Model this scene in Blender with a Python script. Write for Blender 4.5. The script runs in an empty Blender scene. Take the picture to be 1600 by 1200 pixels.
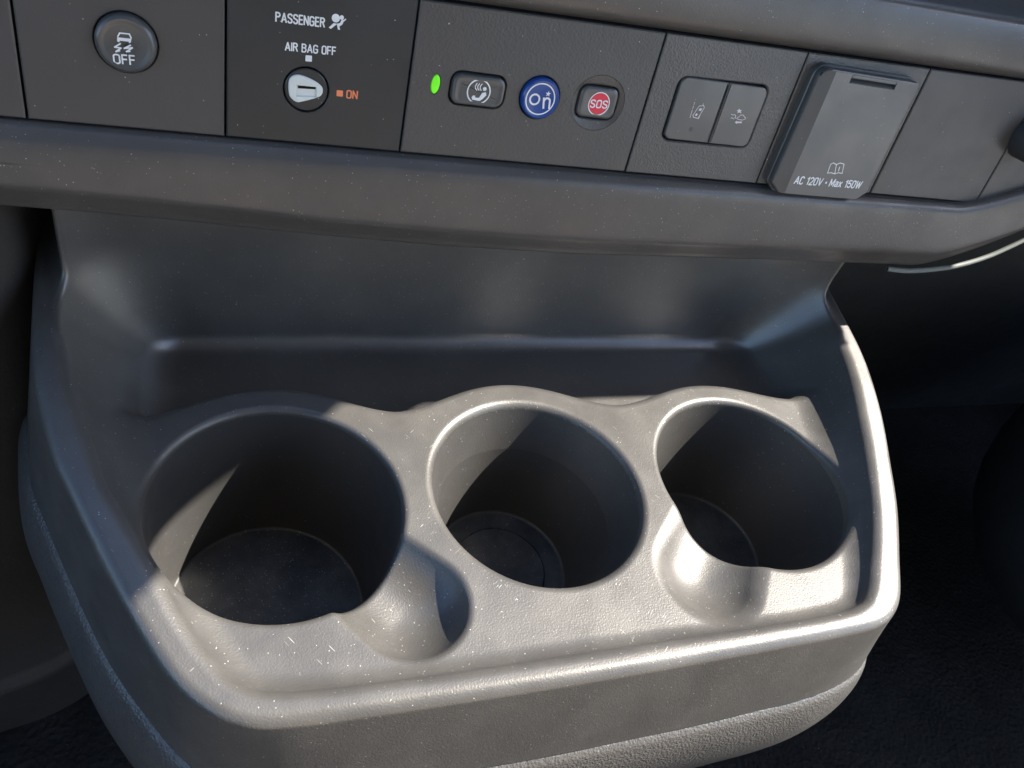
import bpy, bmesh, math, random
import numpy as np
from mathutils import Vector, Matrix
from mathutils.geometry import tessellate_polygon

# ------------------------------------------------------------------ camera, sky, sun, exposure
MM = 0.001
F_PX = 1250.0                      # focal length for a 1600 px wide picture
AX = np.array([[0.92934902, -0.02002468, 0.36865893],     # rows: lateral, into-dash, up axes seen from the camera (right, down, forward)
               [-0.26034644, -0.74354943, 0.61591719],
               [0.26178259, -0.66838108, -0.69623029]])
CAM = np.array([0.0, 0.0, 230.0])
scene = bpy.context.scene
COL = scene.collection
cam_d = bpy.data.cameras.new('camera'); cam = bpy.data.objects.new('camera', cam_d); COL.objects.link(cam)
cam_d.sensor_width = 36.0; cam_d.lens = F_PX / 1600 * 36; cam_d.clip_start = 0.005; cam_d.clip_end = 500
M = Matrix(((AX[0, 0], -AX[0, 1], -AX[0, 2], 0), (AX[1, 0], -AX[1, 1], -AX[1, 2], 0), (AX[2, 0], -AX[2, 1], -AX[2, 2], 0), (0, 0, 0, 1)))
M.translation = Vector(CAM * MM)
cam.matrix_world = M
scene.camera = cam

SUN_EL = 45.0
SUN_AZ = -1.5                      # direction towards the sun, degrees from +X
sdir = np.array([math.cos(math.radians(SUN_AZ)) * math.cos(math.radians(SUN_EL)),
                 math.sin(math.radians(SUN_AZ)) * math.cos(math.radians(SUN_EL)), math.sin(math.radians(SUN_EL))])
world = bpy.data.worlds.new('World'); scene.world = world; world.use_nodes = True
wn = world.node_tree; bg = wn.nodes['Background']
sky = wn.nodes.new('ShaderNodeTexSky'); sky.sky_type = 'NISHITA'; sky.sun_disc = False
sky.sun_elevation = math.radians(SUN_EL); sky.sun_rotation = math.radians(90 - SUN_AZ)
wn.links.new(sky.outputs[0], bg.inputs[0]); bg.inputs[1].default_value = 0.105; sky.ozone_density = 2.5
sun_d = bpy.data.lights.new('sun', 'SUN'); sun = bpy.data.objects.new('sun', sun_d); COL.objects.link(sun)
sun_d.energy = 4.2; sun_d.angle = math.radians(0.5); sun_d.color = (1.0, 0.92, 0.81)
sun.rotation_euler = Vector(sdir).to_track_quat('Z', 'Y').to_euler()
scene.view_settings.view_transform = 'Standard'; scene.view_settings.look = 'None'
scene.view_settings.gamma = 1; scene.view_settings.use_curve_mapping = False
scene.view_settings.exposure = 2.32
H_VOX = 0.8

# ------------------------------------------------------------------ helpers
def mesh_obj(name, verts, faces, mat, parent=None, smooth=True, normals=None):
    """verts in millimetres, world axes"""
    org = np.zeros(3)
    if parent is not None: org = np.array(parent['org_mm'][:]) if 'org_mm' in parent else np.zeros(3)
    v = (np.asarray(verts, float) - org) * MM
    me = bpy.data.meshes.new(name)
    if isinstance(faces, np.ndarray) and faces.ndim == 2:
        n, k = faces.shape
        me.vertices.add(len(v)); me.vertices.foreach_set('co', v.astype(np.float32).ravel())
        me.loops.add(n * k); me.loops.foreach_set('vertex_index', faces.astype(np.int32).ravel())
        me.polygons.add(n); me.polygons.foreach_set('loop_start', np.arange(0, n * k, k, dtype=np.int32))
        me.update(calc_edges=True); me.validate()
    else:
        me.from_pydata([tuple(p) for p in v], [], [tuple(int(i) for i in f) for f in faces])
    if mat: me.materials.append(mat)
    me.polygons.foreach_set('use_smooth', [smooth] * len(me.polygons))
    if normals is not None and len(me.vertices) == len(normals):
        me.normals_split_custom_set_from_vertices([tuple(x) for x in normals.tolist()])
    me.update()
    o = bpy.data.objects.new(name, me); COL.objects.link(o)
    if parent is not None:
        o.parent = parent; o['org_mm'] = [float(a) for a in org]
    else:
        o['org_mm'] = [0.0, 0.0, 0.0]
    return o

def thing(name, label, cat, loc, group=None):
    o = bpy.data.objects.new(name, None); COL.objects.link(o)
    o.location = [a * MM for a in loc]; o.empty_display_size = 0.01
    o['org_mm'] = [float(a) for a in loc]; o['label'] = label; o['category'] = cat
    if group: o['group'] = group
    return o

def tag(o, label, cat, group=None):
    o['label'] = label; o['category'] = cat
    if group: o['group'] = group
    return o

def catmull(pts, n=8, closed=False):
    P = [np.array(p, float) for p in pts]; m = len(P); out = []
    segs = m if closed else m - 1
    for i in range(segs):
        if closed: a, b, c, d = P[i - 1], P[i], P[(i + 1) % m], P[(i + 2) % m]
        else: a, b, c, d = P[max(i - 1, 0)], P[i], P[i + 1], P[min(i + 2, m - 1)]
        for k in range(n):
            t = k / n
            out.append(0.5 * (2 * b + (c - a) * t + (2 * a - 5 * b + 4 * c - d) * t * t + (3 * b - a - 3 * c + d) * t ** 3))
    if not closed: out.append(P[-1])
    return np.array(out)

def grid_obj(name, rows, mat, parent=None, closed=False, flip=False, smooth=True):
    R = np.array(rows, float); nr, nc = R.shape[:2]; f = []
    for i in range(nr - 1):
        for j in range(nc if closed else nc - 1):
            k = (j + 1) % nc
            q = (i * nc + j, i * nc + k, (i + 1) * nc + k, (i + 1) * nc + j)
            f.append(q[::-1] if flip else q)
    return mesh_obj(name, R.reshape(-1, 3), np.array(f), mat, parent, smooth)

# ------------------------------------------------------------------ materials
def plastic(name, base=0.05, tint=(1.0, 0.97, 0.94), rough=0.45, grain=900, grain_h=0.00006, dust=0.5, scratch=0.0, var=0.15, spec=0.5, wear=0.0, coat=0.0):
    m = bpy.data.materials.new(name); m.use_nodes = True; nt = m.node_tree; N = nt.nodes; L = nt.links
    b = N['Principled BSDF']; b.inputs['Specular IOR Level'].default_value = spec
    b.inputs['Coat Weight'].default_value = coat; b.inputs['Coat Roughness'].default_value = 0.33
    tc = N.new('ShaderNodeTexCoord')
    def noise(scale, detail=2, rgh=0.5, vec=None):
        n = N.new('ShaderNodeTexNoise'); n.inputs['Scale'].default_value = scale; n.inputs['Detail'].default_value = detail
        n.inputs['Roughness'].default_value = rgh; L.new(vec or tc.outputs['Object'], n.inputs['Vector']); return n
    def math_(op, a, bb, clamp=False):
        n = N.new('ShaderNodeMath'); n.operation = op; n.use_clamp = clamp
        for i, x in enumerate((a, bb)):
            if isinstance(x, (int, float)): n.inputs[i].default_value = x
            elif x is not None: L.new(x, n.inputs[i])
        return n.outputs[0]
    def ramp(x, lo, hi, a=0.0, c=1.0):
        n = N.new('ShaderNodeMapRange'); n.inputs[1].default_value = lo; n.inputs[2].default_value = hi
        n.inputs[3].default_value = a; n.inputs[4].default_value = c; L.new(x, n.inputs[0]); return n.outputs[0]
    big = noise(18, 2, 0.6)
    col = N.new('ShaderNodeMix'); col.data_type = 'RGBA'
    c0 = [base * t * (1 - var) for t in tint] + [1]; c1 = [base * t * (1 + var) for t in tint] + [1]
    col.inputs[6].default_value = c0; col.inputs[7].default_value = c1; L.new(big.outputs[0], col.inputs[0])
    cur = col.outputs[2]
    mask = None
    if dust > 0:
        # dust motes: small uneven specks, sparse, of two sizes, with denser patches
        patch = ramp(noise(26, 1, 0.6).outputs[0], 0.35, 0.75, 0.25, 1.0)
        for sc, rad, keep in ((1100, 0.2, 0.22 * dust), (420, 0.10, 0.3 * dust)):
            v = N.new('ShaderNodeTexVoronoi'); v.inputs['Scale'].default_value = sc; L.new(tc.outputs['Object'], v.inputs['Vector'])
            sep = N.new('ShaderNodeSeparateColor'); L.new(v.outputs['Color'], sep.inputs[0])
            on = math_('LESS_THAN', sep.outputs[0], math_('MULTIPLY', patch, keep))
            sz = ramp(sep.outputs[1], 0, 1, rad * 0.5, rad)
            dot = math_('MULTIPLY', math_('LESS_THAN', v.outputs['Distance'], sz), on)
            dot = math_('MULTIPLY', dot, ramp(sep.outputs[2], 0, 1, 0.3, 0.95))
            mask = dot if mask is None else math_('MAXIMUM', mask, dot)
    if scratch > 0:
        for rot, sc in (((0.0, 0.1, 0.7), 1.0), ((0.3, 0.0, 2.2), 1.35), ((0.0, 0.7, 1.45), 0.8)):
            mp = N.new('ShaderNodeMapping'); mp.vector_type = 'TEXTURE'; mp.inputs['Rotation'].default_value = rot
            mp.inputs['Scale'].default_value = (0.014 / sc, 0.0009 / sc, 0.0009 / sc)
            L.new(tc.outputs['Object'], mp.inputs['Vector'])
            v = N.new('ShaderNodeTexVoronoi'); v.inputs['Scale'].default_value = 1.0; L.new(mp.outputs[0], v.inputs['Vector'])
            sep = N.new('ShaderNodeSeparateColor'); L.new(v.outputs['Color'], sep.inputs[0])
            on = math_('LESS_THAN', sep.outputs[0], 0.05 * scratch)
            ln = math_('MULTIPLY', math_('LESS_THAN', v.outputs['Distance'], 0.14), on)
            ln = math_('MULTIPLY', ln, ramp(sep.outputs[2], 0, 1, 0.15, 0.6))
            mask = ln if mask is None else math_('MAXIMUM', mask, ln)
    if mask is not None:
        mx = N.new('ShaderNodeMix'); mx.data_type = 'RGBA'; mx.inputs[7].default_value = (0.42, 0.41, 0.38, 1)
        L.new(cur, mx.inputs[6]); L.new(mask, mx.inputs[0]); cur = mx.outputs[2]
    if dust > 0:   # thin film of dust
        film = ramp(noise(40, 3, 0.7).outputs[0], 0.42, 0.8, 0.0, 0.07 * dust + wear)
        mx = N.new('ShaderNodeMix'); mx.data_type = 'RGBA'; mx.inputs[7].default_value = (0.36, 0.34, 0.30, 1)
        L.new(cur, mx.inputs[6]); L.new(film, mx.inputs[0]); cur = mx.outputs[2]
    L.new(cur, b.inputs['Base Color'])
    L.new(ramp(noise(60, 2, 0.65).outputs[0], 0.3, 0.7, rough - 0.05, rough + 0.07), b.inputs['Roughness'])
    if grain_h > 0:
        v1 = noise(grain, 1, 0.5)
        vo = N.new('ShaderNodeTexVoronoi'); vo.inputs['Scale'].default_value = grain * 0.8
        L.new(tc.outputs['Object'], vo.inputs['Vector'])
        hsum = math_('ADD', v1.outputs[0], math_('MULTIPLY', vo.outputs['Distance'], 0.5))
        bp = N.new('ShaderNodeBump'); bp.inputs['Strength'].default_value = 1.0; bp.inputs['Distance'].default_value = grain_h
        L.new(hsum, bp.inputs['Height']); L.new(bp.outputs[0], b.inputs['Normal'])
    return m

def simple(name, col, rough=0.5, spec=0.5, emit=None, emit_s=0):
    m = bpy.data.materials.new(name); m.use_nodes = True; nt = m.node_tree; b = nt.nodes['Principled BSDF']
    n = nt.nodes.new('ShaderNodeTexNoise'); n.inputs['Scale'].default_value = 300; n.inputs['Detail'].default_value = 3
    tc = nt.nodes.new('ShaderNodeTexCoord'); nt.links.new(tc.outputs['Object'], n.inputs['Vector'])
    mx = nt.nodes.new('ShaderNodeMix'); mx.data_type = 'RGBA'
    mx.inputs[6].default_value = [c * 0.88 for c in col] + [1]; mx.inputs[7].default_value = [min(1, c * 1.1) for c in col] + [1]
    nt.links.new(n.outputs[0], mx.inputs[0]); nt.links.new(mx.outputs[2], b.inputs['Base Color'])
    b.inputs['Roughness'].default_value = rough; b.inputs['Specular IOR Level'].default_value = spec
    if emit: b.inputs['Emission Color'].default_value = (*emit, 1); b.inputs['Emission Strength'].default_value = emit_s
    return m

M_SHELL = plastic('console_plastic', 0.052, tint=(1, 0.97, 0.93), rough=0.42, grain=1700, grain_h=0.00006, dust=0.8, scratch=1.2, var=0.05, wear=0.015, spec=0.62, coat=0.15)
def polish_towards_back(m, y0, y1, c0, c1):
    # the storage bin behind the cups is moulded smoother and shinier than the cup deck
    nt = m.node_tree; b = nt.nodes['Principled BSDF']
    tc = nt.nodes.new('ShaderNodeTexCoord'); sx = nt.nodes.new('ShaderNodeSeparateXYZ'); mr = nt.nodes.new('ShaderNodeMapRange')
    mr.interpolation_type = 'SMOOTHSTEP'
    nt.links.new(tc.outputs['Object'], sx.inputs[0]); nt.links.new(sx.outputs[1], mr.inputs[0])
    mr.inputs[1].default_value = y0; mr.inputs[2].default_value = y1; mr.inputs[3].default_value = c0; mr.inputs[4].default_value = c1
    nt.links.new(mr.outputs[0], b.inputs['Coat Weight'])
polish_towards_back(M_SHELL, 0.030, 0.060, 0.15, 1.0)
M_TRAY = M_SHELL
M_WELL = plastic('cup_plastic_shaded', 0.04, tint=(1, 0.98, 0.96), rough=0.42, grain=1500, grain_h=0.00005, dust=0.3, scratch=0.6, var=0.06)  # deck plastic darkened for the shade inside the cups
M_FLOOR = plastic('cup_floor_plastic', 0.03, rough=0.5, grain=1600, grain_h=0.00008, dust=2.6, scratch=0.2, var=0.2, wear=0.04)
M_LEATHER = plastic('grained_vinyl', 0.06, rough=0.38, grain=1100, grain_h=0.0003, dust=0.5, var=0.08, spec=0.6)
M_PANEL = plastic('panel_plastic', 0.062, rough=0.42, grain=1300, grain_h=0.0001, dust=0.22, var=0.08)
M_PANEL_FINE = plastic('panel_plastic_fine', 0.058, tint=(1, 0.95, 0.94), rough=0.42, grain=2200, grain_h=0.00003, dust=0.22, var=0.08)
M_PANEL_ROUGH = plastic('panel_plastic_coarse', 0.07, rough=0.36, grain=1500, grain_h=0.00016, dust=0.2, var=0.08)
M_TRIM = plastic('dash_trim_plastic', 0.068, tint=(1, 0.93, 0.88), rough=0.36, grain=1700, grain_h=0.00004, dust=0.8, scratch=0.8, var=0.15)
M_PANEL_BLUE = plastic('airbag_panel_plastic', 0.026, tint=(0.9, 1, 1.08), rough=0.4, grain=2600, grain_h=0.00001, dust=0.25, var=0.06)
M_BTN = plastic('button_plastic', 0.06, tint=(0.95, 1, 1.03), spec=0.7, rough=0.34, grain=2500, grain_h=0.00001, dust=0.2, var=0.05)
M_DARK = plastic('footwell_plastic', 0.045, tint=(0.9, 1, 1.1), rough=0.6, grain=500, grain_h=0.0001, dust=0, var=0.3)
M_SIDE = plastic('side_cover_plastic', 0.05, tint=(1, 0.9, 0.82), rough=0.5, grain=700, grain_h=0.0001, dust=0, var=0.25)
M_CARPET = plastic('carpet', 0.5, rough=0.95, grain=300, grain_h=0.0015, dust=0, var=0.5, spec=0.1)
M_CLOTH = plastic('seat_cloth', 0.36, tint=(1, 0.84, 0.68), rough=0.9, grain=400, grain_h=0.0005, dust=0, var=0.1, spec=0.1)
M_GROUND = plastic('pale_concrete', 0.38, rough=0.9, grain=30, grain_h=0.001, dust=0, var=0.15, spec=0.1)
M_ROOF = plastic('roof_lining', 0.12, rough=0.9, grain=400, grain_h=0.0003, dust=0, var=0.1, spec=0.1)
M_GAP = simple('dark_gap', (0.006, 0.006, 0.007), 0.8, 0.2)
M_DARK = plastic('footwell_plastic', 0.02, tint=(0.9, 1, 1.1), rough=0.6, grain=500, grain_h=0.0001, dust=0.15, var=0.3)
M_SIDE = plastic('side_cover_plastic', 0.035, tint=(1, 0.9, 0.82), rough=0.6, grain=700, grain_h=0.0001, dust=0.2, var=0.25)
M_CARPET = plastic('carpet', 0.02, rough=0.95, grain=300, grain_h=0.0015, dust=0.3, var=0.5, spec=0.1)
M_WHITE = simple('white_print', (0.72, 0.74, 0.76), 0.5)
M_ORANGE = simple('orange_print', (0.85, 0.24, 0.10), 0.5)
M_GREY = simple('grey_print', (0.6, 0.58, 0.6), 0.5)
M_KEY = simple('pale_key_plastic', (0.62, 0.66, 0.64), 0.4)
M_GREEN = simple('green_lamp', (0.15, 0.7, 0.02), 0.3, 0.5, (0.15, 0.9, 0.0), 0.07)
M_BLUE = simple('blue_button', (0.015, 0.06, 0.25), 0.2)
M_RED = simple('red_button_print', (0.65, 0.02, 0.05), 0.45)
M_PIPE = simple('pale_piping', (0.12, 0.135, 0.125), 0.6)

# ------------------------------------------------------------------ the console: one moulded shape as a distance field
def poly_grid(poly, x0, x1, y0, y1, step=1.0):
    gx = np.arange(x0, x1 + step, step); gy = np.arange(y0, y1 + step, step)
    X, Y = np.meshgrid(gx, gy, indexing='ij'); P = np.stack([X.ravel(), Y.ravel()], 1)
    best = np.full(len(P), 1e9); inside = np.zeros(len(P), bool)
    n = len(poly)
    for i in range(n):
        a = poly[i]; b = poly[(i + 1) % n]; d = b - a; L2 = d @ d + 1e-12
        t = np.clip(((P - a) @ d) / L2, 0, 1); q = a + t[:, None] * d
        best = np.minimum(best, ((P - q) ** 2).sum(1))
        c = (a[1] > P[:, 1]) != (b[1] > P[:, 1])
        if c.any():
            xi = a[0] + (P[:, 1] - a[1]) / (b[1] - a[1] + 1e-12) * d[0]
            inside ^= c & (P[:, 0] < xi)
    D = np.sqrt(best); D[inside] *= -1
    D = D.reshape(X.shape).astype(np.float32)
    def f(x, y):
        u = np.clip((x - x0) / step, 0, len(gx) - 1.001); v = np.clip((y - y0) / step, 0, len(gy) - 1.001)
        i = u.astype(np.int32); j = v.astype(np.int32); u = u - i; v = v - j
        return (D[i, j] * (1 - u) + D[i + 1, j] * u) * (1 - v) + (D[i, j + 1] * (1 - u) + D[i + 1, j + 1] * u) * v
    return f

T_PTS = [(-50, 380), (-50, 262), (-49.5, 229), (-47.7, 203), (-44, 182.6), (-39.4, 165.4), (-36, 157), (-29.5, 141.5), (-22.9, 126.5), (-15.7, 111),
         (-8.5, 97.8), (-1.2, 88.7), (7, 82.8), (20, 79.6), (60, 78.3), (110, 77.5), (160, 77.5), (210, 78), (229, 79), (238.5, 82.5), (246.5, 89.5), (255.5, 103),
         (267.5, 123), (277.5, 145.3), (287.5, 170), (294.7, 197), (296.8, 223), (297, 262), (297, 380)]
C_PTS = [(-44, 380), (-44, 262), (-43.5, 234), (-41.5, 211), (-38, 190.5), (-32, 170.7), (-27.7, 156.7), (-21.3, 142.8), (-14.4, 128.4), (-6, 110.5), (0.5, 100),
         (8, 91.5), (20, 86.8), (50, 85), (110, 84), (160, 84), (205, 84), (223, 85.5), (232, 90), (241, 99.5), (253, 117), (263.7, 138), (274, 162), (284, 192), (287.9, 221), (288.5, 262), (288.5, 380)]
S_PTS = [(-62, 380), (-61.5, 270), (-59.5, 230), (-55.3, 195.5), (-48, 174.5), (-39.6, 152.7), (-27.9, 125.2), (-16.7, 105.5), (-4.3, 88), (9.5, 77.5), (31, 71.8), (90, 69.8), (138, 69.3), (190, 69.8),
         (226, 71.5), (250, 78), (262, 90), (275, 112), (288, 138), (298, 168), (304, 197), (306, 225), (306, 270), (306, 380)]
T_POLY, C_POLY, S_POLY = (catmull(p, 6) for p in (T_PTS, C_PTS, S_PTS))
fT = poly_grid(T_POLY, -75, 325, 45, 345); fC = poly_grid(C_POLY, -75, 325, 45, 345); fS = poly_grid(S_POLY, -75, 325, 45, 345)
CUPS = [((24.9, 152.4), 41.2, 37.0, -72.0), ((118.6, 152.0), 41.0, 28.7, -60.0), ((213.8, 148.9), 42.0, 32.0, -58.0)]

def smax(a, b, r):
    return np.minimum(np.maximum(a, b), -r) + np.sqrt(np.maximum(a + r, 0) ** 2 + np.maximum(b + r, 0) ** 2)
def smin(a, b, r): return -smax(-a, -b, r)
def pmin(a, b, k):
    h = np.clip(0.5 + 0.5 * (b - a) / k, 0, 1); return b + (a - b) * h - k * h * (1 - h)
def zrim(y): return pmin_(4 + (y - 80) * 0.13)
def pmin_(z): return 6.3 + 0.5 * ((z - 6.3) + np.sqrt((z - 6.3) ** 2 + 1.5))
def cup_radius(k, z):
    (c, r0, r1, zf) = CUPS[k]
    if k == 1: return np.where(z > -21.5, 41.0 + z * 0.3, 34.55 + (z + 21.5) * 0.148)
    return r0 + (r0 - r1) * np.maximum(z, -200) / (-zf)
def capsule(x, y, z, a, b, r):
    a = np.array(a, np.float32); b = np.array(b, np.float32); d = b - a
    t = np.clip(((x - a[0]) * d[0] + (y - a[1]) * d[1] + (z - a[2]) * d[2]) / (d @ d), 0, 1)
    return np.sqrt((x - a[0] - t * d[0]) ** 2 + (y - a[1] - t * d[1]) ** 2 + (z - a[2] - t * d[2]) ** 2) - r

def sdf(x, y, z):
    zr = zrim(y); dT = fT(x, y); dS = fS(x, y); dC = fC(x, y)
    k = 0.75 + 0.06 * np.clip((x - 20) / 180, 0, 1) - 0.25 * np.clip((100 - y) / 12, 0, 1) - 0.16 * np.clip((160 - y) / 30, 0, 1) * np.clip((x - 120) / 60, 0, 1)
    dIn = (dC + k * (-6 + 0.5 * ((zr - z + 6) + np.sqrt((zr - z + 6) ** 2 + 50)))) / np.sqrt(1 + k * k)
    dBack = y - 241 - 0.1 * (z + 15)
    f = np.clip((zr - z) / (zr + 37), 0, 1.05)
    dOut = dT * (1 - f) + dS * f
    # raised deck with a scalloped rear edge
    e = y - 191.5
    for (c, r0, r1, zf) in CUPS: e = pmin(e, np.sqrt((x - c[0]) ** 2 + (y - c[1]) ** 2) - 52.3, 12)
    deck = smax(z, e + 0.22 * z, 3.0)
    floor_ = smin(deck, z + 15, 3.0)
    cav = smax(smax(dIn, dBack, 9 + 36 * (1 - np.exp(-np.maximum(z + 15, 0) / 50))), -floor_, 3.6 + 3.4 * np.clip((y - 95) / 40, 0, 1))
    top = smin(z - zr, smax(208 - y, dC + 2.5, 6), 6)
    sh = smax(dOut, top, 3.4)
    sh = smax(sh, -cav, 2.6)
    body = np.maximum(sh, -38 - z)
    inner = np.maximum(np.maximum(dS + 5, -80 - z), sh)
    s = np.minimum(body, inner)
    # slots for mug handles, then the cups
    s = smax(s, -capsule(x, y, z, (62.3, 112.5, 9.2), (37, 141, 13.6), 21.0), 1.5)
    s = smax(s, -capsule(x, y, z, (173.5, 110.5, 15.3), (196, 136, 18.5), 24.6), 3)
    for i, (c, r0, r1, zf) in enumerate(CUPS):
        rad = np.sqrt((x - c[0]) ** 2 + (y - c[1]) ** 2)
        cup = smax(rad - cup_radius(i, z), zf - z, 1.2)
        s = smax(s, -cup, 2.2)
    # ring moulded in the floor of the middle cup
    rad = np.sqrt((x - 118.6) ** 2 + (y - 152) ** 2)
    s = np.minimum(s, np.maximum(rad - 19.6, np.abs(z + 60.5) - 1.8))
    return np.maximum(np.maximum(s, z - 88), y - 318)

def surface_nets(h):
    lo = np.array([-62.0, 56.0, -84.0]); hi = np.array([310.0, 322.0, 91.0])
    B = 16; nb = np.ceil((hi - lo) / (h * B)).astype(int); n = nb * B + 1
    V = np.full(n, 1.0, np.float32)
    bi = np.stack(np.meshgrid(*[np.arange(k) for k in nb], indexing='ij'), -1).reshape(-1, 3)
    cen = lo + (bi + 0.5) * B * h
    dc = sdf(cen[:, 0], cen[:, 1], cen[:, 2])
    near = np.abs(dc) < B * h * 0.95 + 2.5
    for b in bi[~near & (dc < 0)]:
        V[b[0] * B:b[0] * B + B + 1, b[1] * B:b[1] * B + B + 1, b[2] * B:b[2] * B + B + 1] = -1
    g = np.arange(B + 1) * h
    GX, GY, GZ = np.meshgrid(g, g, g, indexing='ij')
    nr = bi[near]
    for s0 in range(0, len(nr), 120):
        bs = nr[s0:s0 + 120]; o = lo + bs * B * h
        X = (o[:, 0, None] + GX.ravel()[None]).astype(np.float32); Y = (o[:, 1, None] + GY.ravel()[None]).astype(np.float32); Z = (o[:, 2, None] + GZ.ravel()[None]).astype(np.float32)
        R = sdf(X, Y, Z).reshape(len(bs), B + 1, B + 1, B + 1)
        for q, b in enumerate(bs):
            V[b[0] * B:b[0] * B + B + 1, b[1] * B:b[1] * B + B + 1, b[2] * B:b[2] * B + B + 1] = R[q]
    S = V < 0
    c = np.zeros(np.array(S.shape) - 1, np.int8)
    for dx in (0, 1):
        for dy in (0, 1):
            for dz in (0, 1):
                c += S[dx:S.shape[0] - 1 + dx, dy:S.shape[1] - 1 + dy, dz:S.shape[2] - 1 + dz]
    act = np.argwhere((c > 0) & (c < 8)); del c
    idx = np.full(np.array(S.shape) - 1, -1, np.int32); idx[act[:, 0], act[:, 1], act[:, 2]] = np.arange(len(act))
    corners = [(a, b, d) for a in (0, 1) for b in (0, 1) for d in (0, 1)]
    cv = {k: V[act[:, 0] + k[0], act[:, 1] + k[1], act[:, 2] + k[2]] for k in corners}
    acc = np.zeros((len(act), 3)); cnt = np.zeros(len(act))
    for a in corners:
        for ax in range(3):
            if a[ax] == 1: continue
            b = list(a); b[ax] = 1; b = tuple(b)
            va, vb = cv[a], cv[b]; m = (va < 0) != (vb < 0)
            t = np.where(m, va / np.where(m, va - vb, 1), 0)
            p = np.tile(np.array(a, float), (len(act), 1)); p[:, ax] = t
            acc[m] += p[m]; cnt[m] += 1
    P = lo + (act + acc / np.maximum(cnt, 1)[:, None]) * h
    def grad(P, e=0.25):
        P = P.astype(np.float64); G = np.zeros_like(P)
        for ax in range(3):
            d = np.zeros(3); d[ax] = e; a = P + d; b = P - d
            G[:, ax] = sdf(a[:, 0], a[:, 1], a[:, 2]) - sdf(b[:, 0], b[:, 1], b[:, 2])
        return G / (np.linalg.norm(G, axis=1, keepdims=True) + 1e-9)
    for _ in range(2):
        G = grad(P); d = np.clip(sdf(P[:, 0], P[:, 1], P[:, 2]), -0.4 * h, 0.4 * h)
        P = P - G * d[:, None]
    G = grad(P, 0.45)
    Fs = []
    for ax in range(3):
        a = [slice(0, s) for s in S.shape]; b = list(a); a[ax] = slice(0, S.shape[ax] - 1); b[ax] = slice(1, S.shape[ax])
        e = np.argwhere(S[tuple(a)] != S[tuple(b)]); u, v = (ax + 1) % 3, (ax + 2) % 3
        e = e[(e[:, u] > 0) & (e[:, v] > 0) & (e[:, u] < idx.shape[u]) & (e[:, v] < idx.shape[v])]
        ins = S[e[:, 0], e[:, 1], e[:, 2]]
        def at(du, dv):
            q = e.copy(); q[:, u] += du; q[:, v] += dv; return idx[q[:, 0], q[:, 1], q[:, 2]]
        Q = np.stack([at(-1, -1), at(0, -1), at(0, 0), at(-1, 0)], 1)
        Q[~ins] = Q[~ins][:, ::-1]
        Fs.append(Q)
    return P, np.concatenate(Fs), G

def split(P, Fq, G, mask, name, mat, parent):
    f = Fq[mask]; used, inv = np.unique(f, return_inverse=True)
    return mesh_obj(name, P[used], inv.reshape(f.shape), mat, parent, True, G[used])

console = thing('cup_holder_console', 'dark grey moulded console with three round cup holders below the dashboard switches', 'cup holder', (118, 160, -80))
P, Fq, G = surface_nets(H_VOX)
ct = P[Fq].mean(1); cn = G[Fq].mean(1)
keep = ~((ct[:, 1] > 315) | (ct[:, 2] < -76))
cls = np.zeros(len(Fq), int)
cls[(ct[:, 1] > 186) & (ct[:, 2] < -4) & (fC(ct[:, 0], ct[:, 1]) < 0)] = 1
cls[(ct[:, 1] > 207) & (ct[:, 2] > -20) & (fC(ct[:, 0], ct[:, 1]) < -1.0)] = 1
for i, (c, r0, r1, zf) in enumerate(CUPS):
    rad = np.hypot(ct[:, 0] - c[0], ct[:, 1] - c[1])
    m = (rad < cup_radius(i, ct[:, 2]) + 1.2) & (ct[:, 2] < -2.5)
    cls[m] = 10 + i
    cls[m & (ct[:, 2] < zf + 3.2) & (cn[:, 2] > 0.7)] = 20 + i
split(P, Fq, G, keep & (cls == 0), 'upper_shell', M_SHELL, console)
split(P, Fq, G, keep & (cls == 1), 'storage_tray', M_TRAY, console)
for i in range(3):
    w = split(P, Fq, G, keep & (cls == 10 + i), 'cup_well', M_WELL, console)
    split(P, Fq, G, keep & (cls == 20 + i), 'cup_floor', M_FLOOR, w)

# lower body in grained vinyl, bulging out under the moulded shell
SP = catmull(S_PTS[1:-1], 10)
tan = np.gradient(SP, axis=0); nrm = np.stack([-tan[:, 1], tan[:, 0]], 1); nrm /= np.linalg.norm(nrm, axis=1, keepdims=True)
if nrm[len(nrm) // 2][1] > 0: nrm = -nrm
prof = catmull([(-6, -34), (-1.5, -37.2), (0.8, -38.8), (2.6, -42), (5, -51), (6.2, -64), (5, -80), (-1, -102), (-12, -125), (-30, -145)], 5)
rows = [[(*(SP[i] + nrm[i] * o), z) for i in range(len(SP))] for o, z in prof]
grid_obj('lower_body', rows, M_LEATHER, console, flip=True)

# ------------------------------------------------------------------ the dashboard plane
TH = math.radians(10.9)
PN = np.array([0, -math.cos(TH), math.sin(TH)]); PV = np.array([0, math.sin(TH), math.cos(TH)]); P0 = np.array([0, 222.0, 90.0])
def W(u, v, w=0.0): return P0 + np.array([u, 0, 0]) + PV * v + PN * w
def uv(px, py, w=0.0):
    """measured photo point -> position on the dashboard plane, w mm proud of it"""
    r = np.array([px - 800, py - 600, F_PX]); d = AX @ r
    t = ((P0 + PN * w - CAM) @ PN) / (d @ PN); q = CAM + d * t - P0
    return np.array([q[0], q @ PV])

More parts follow.
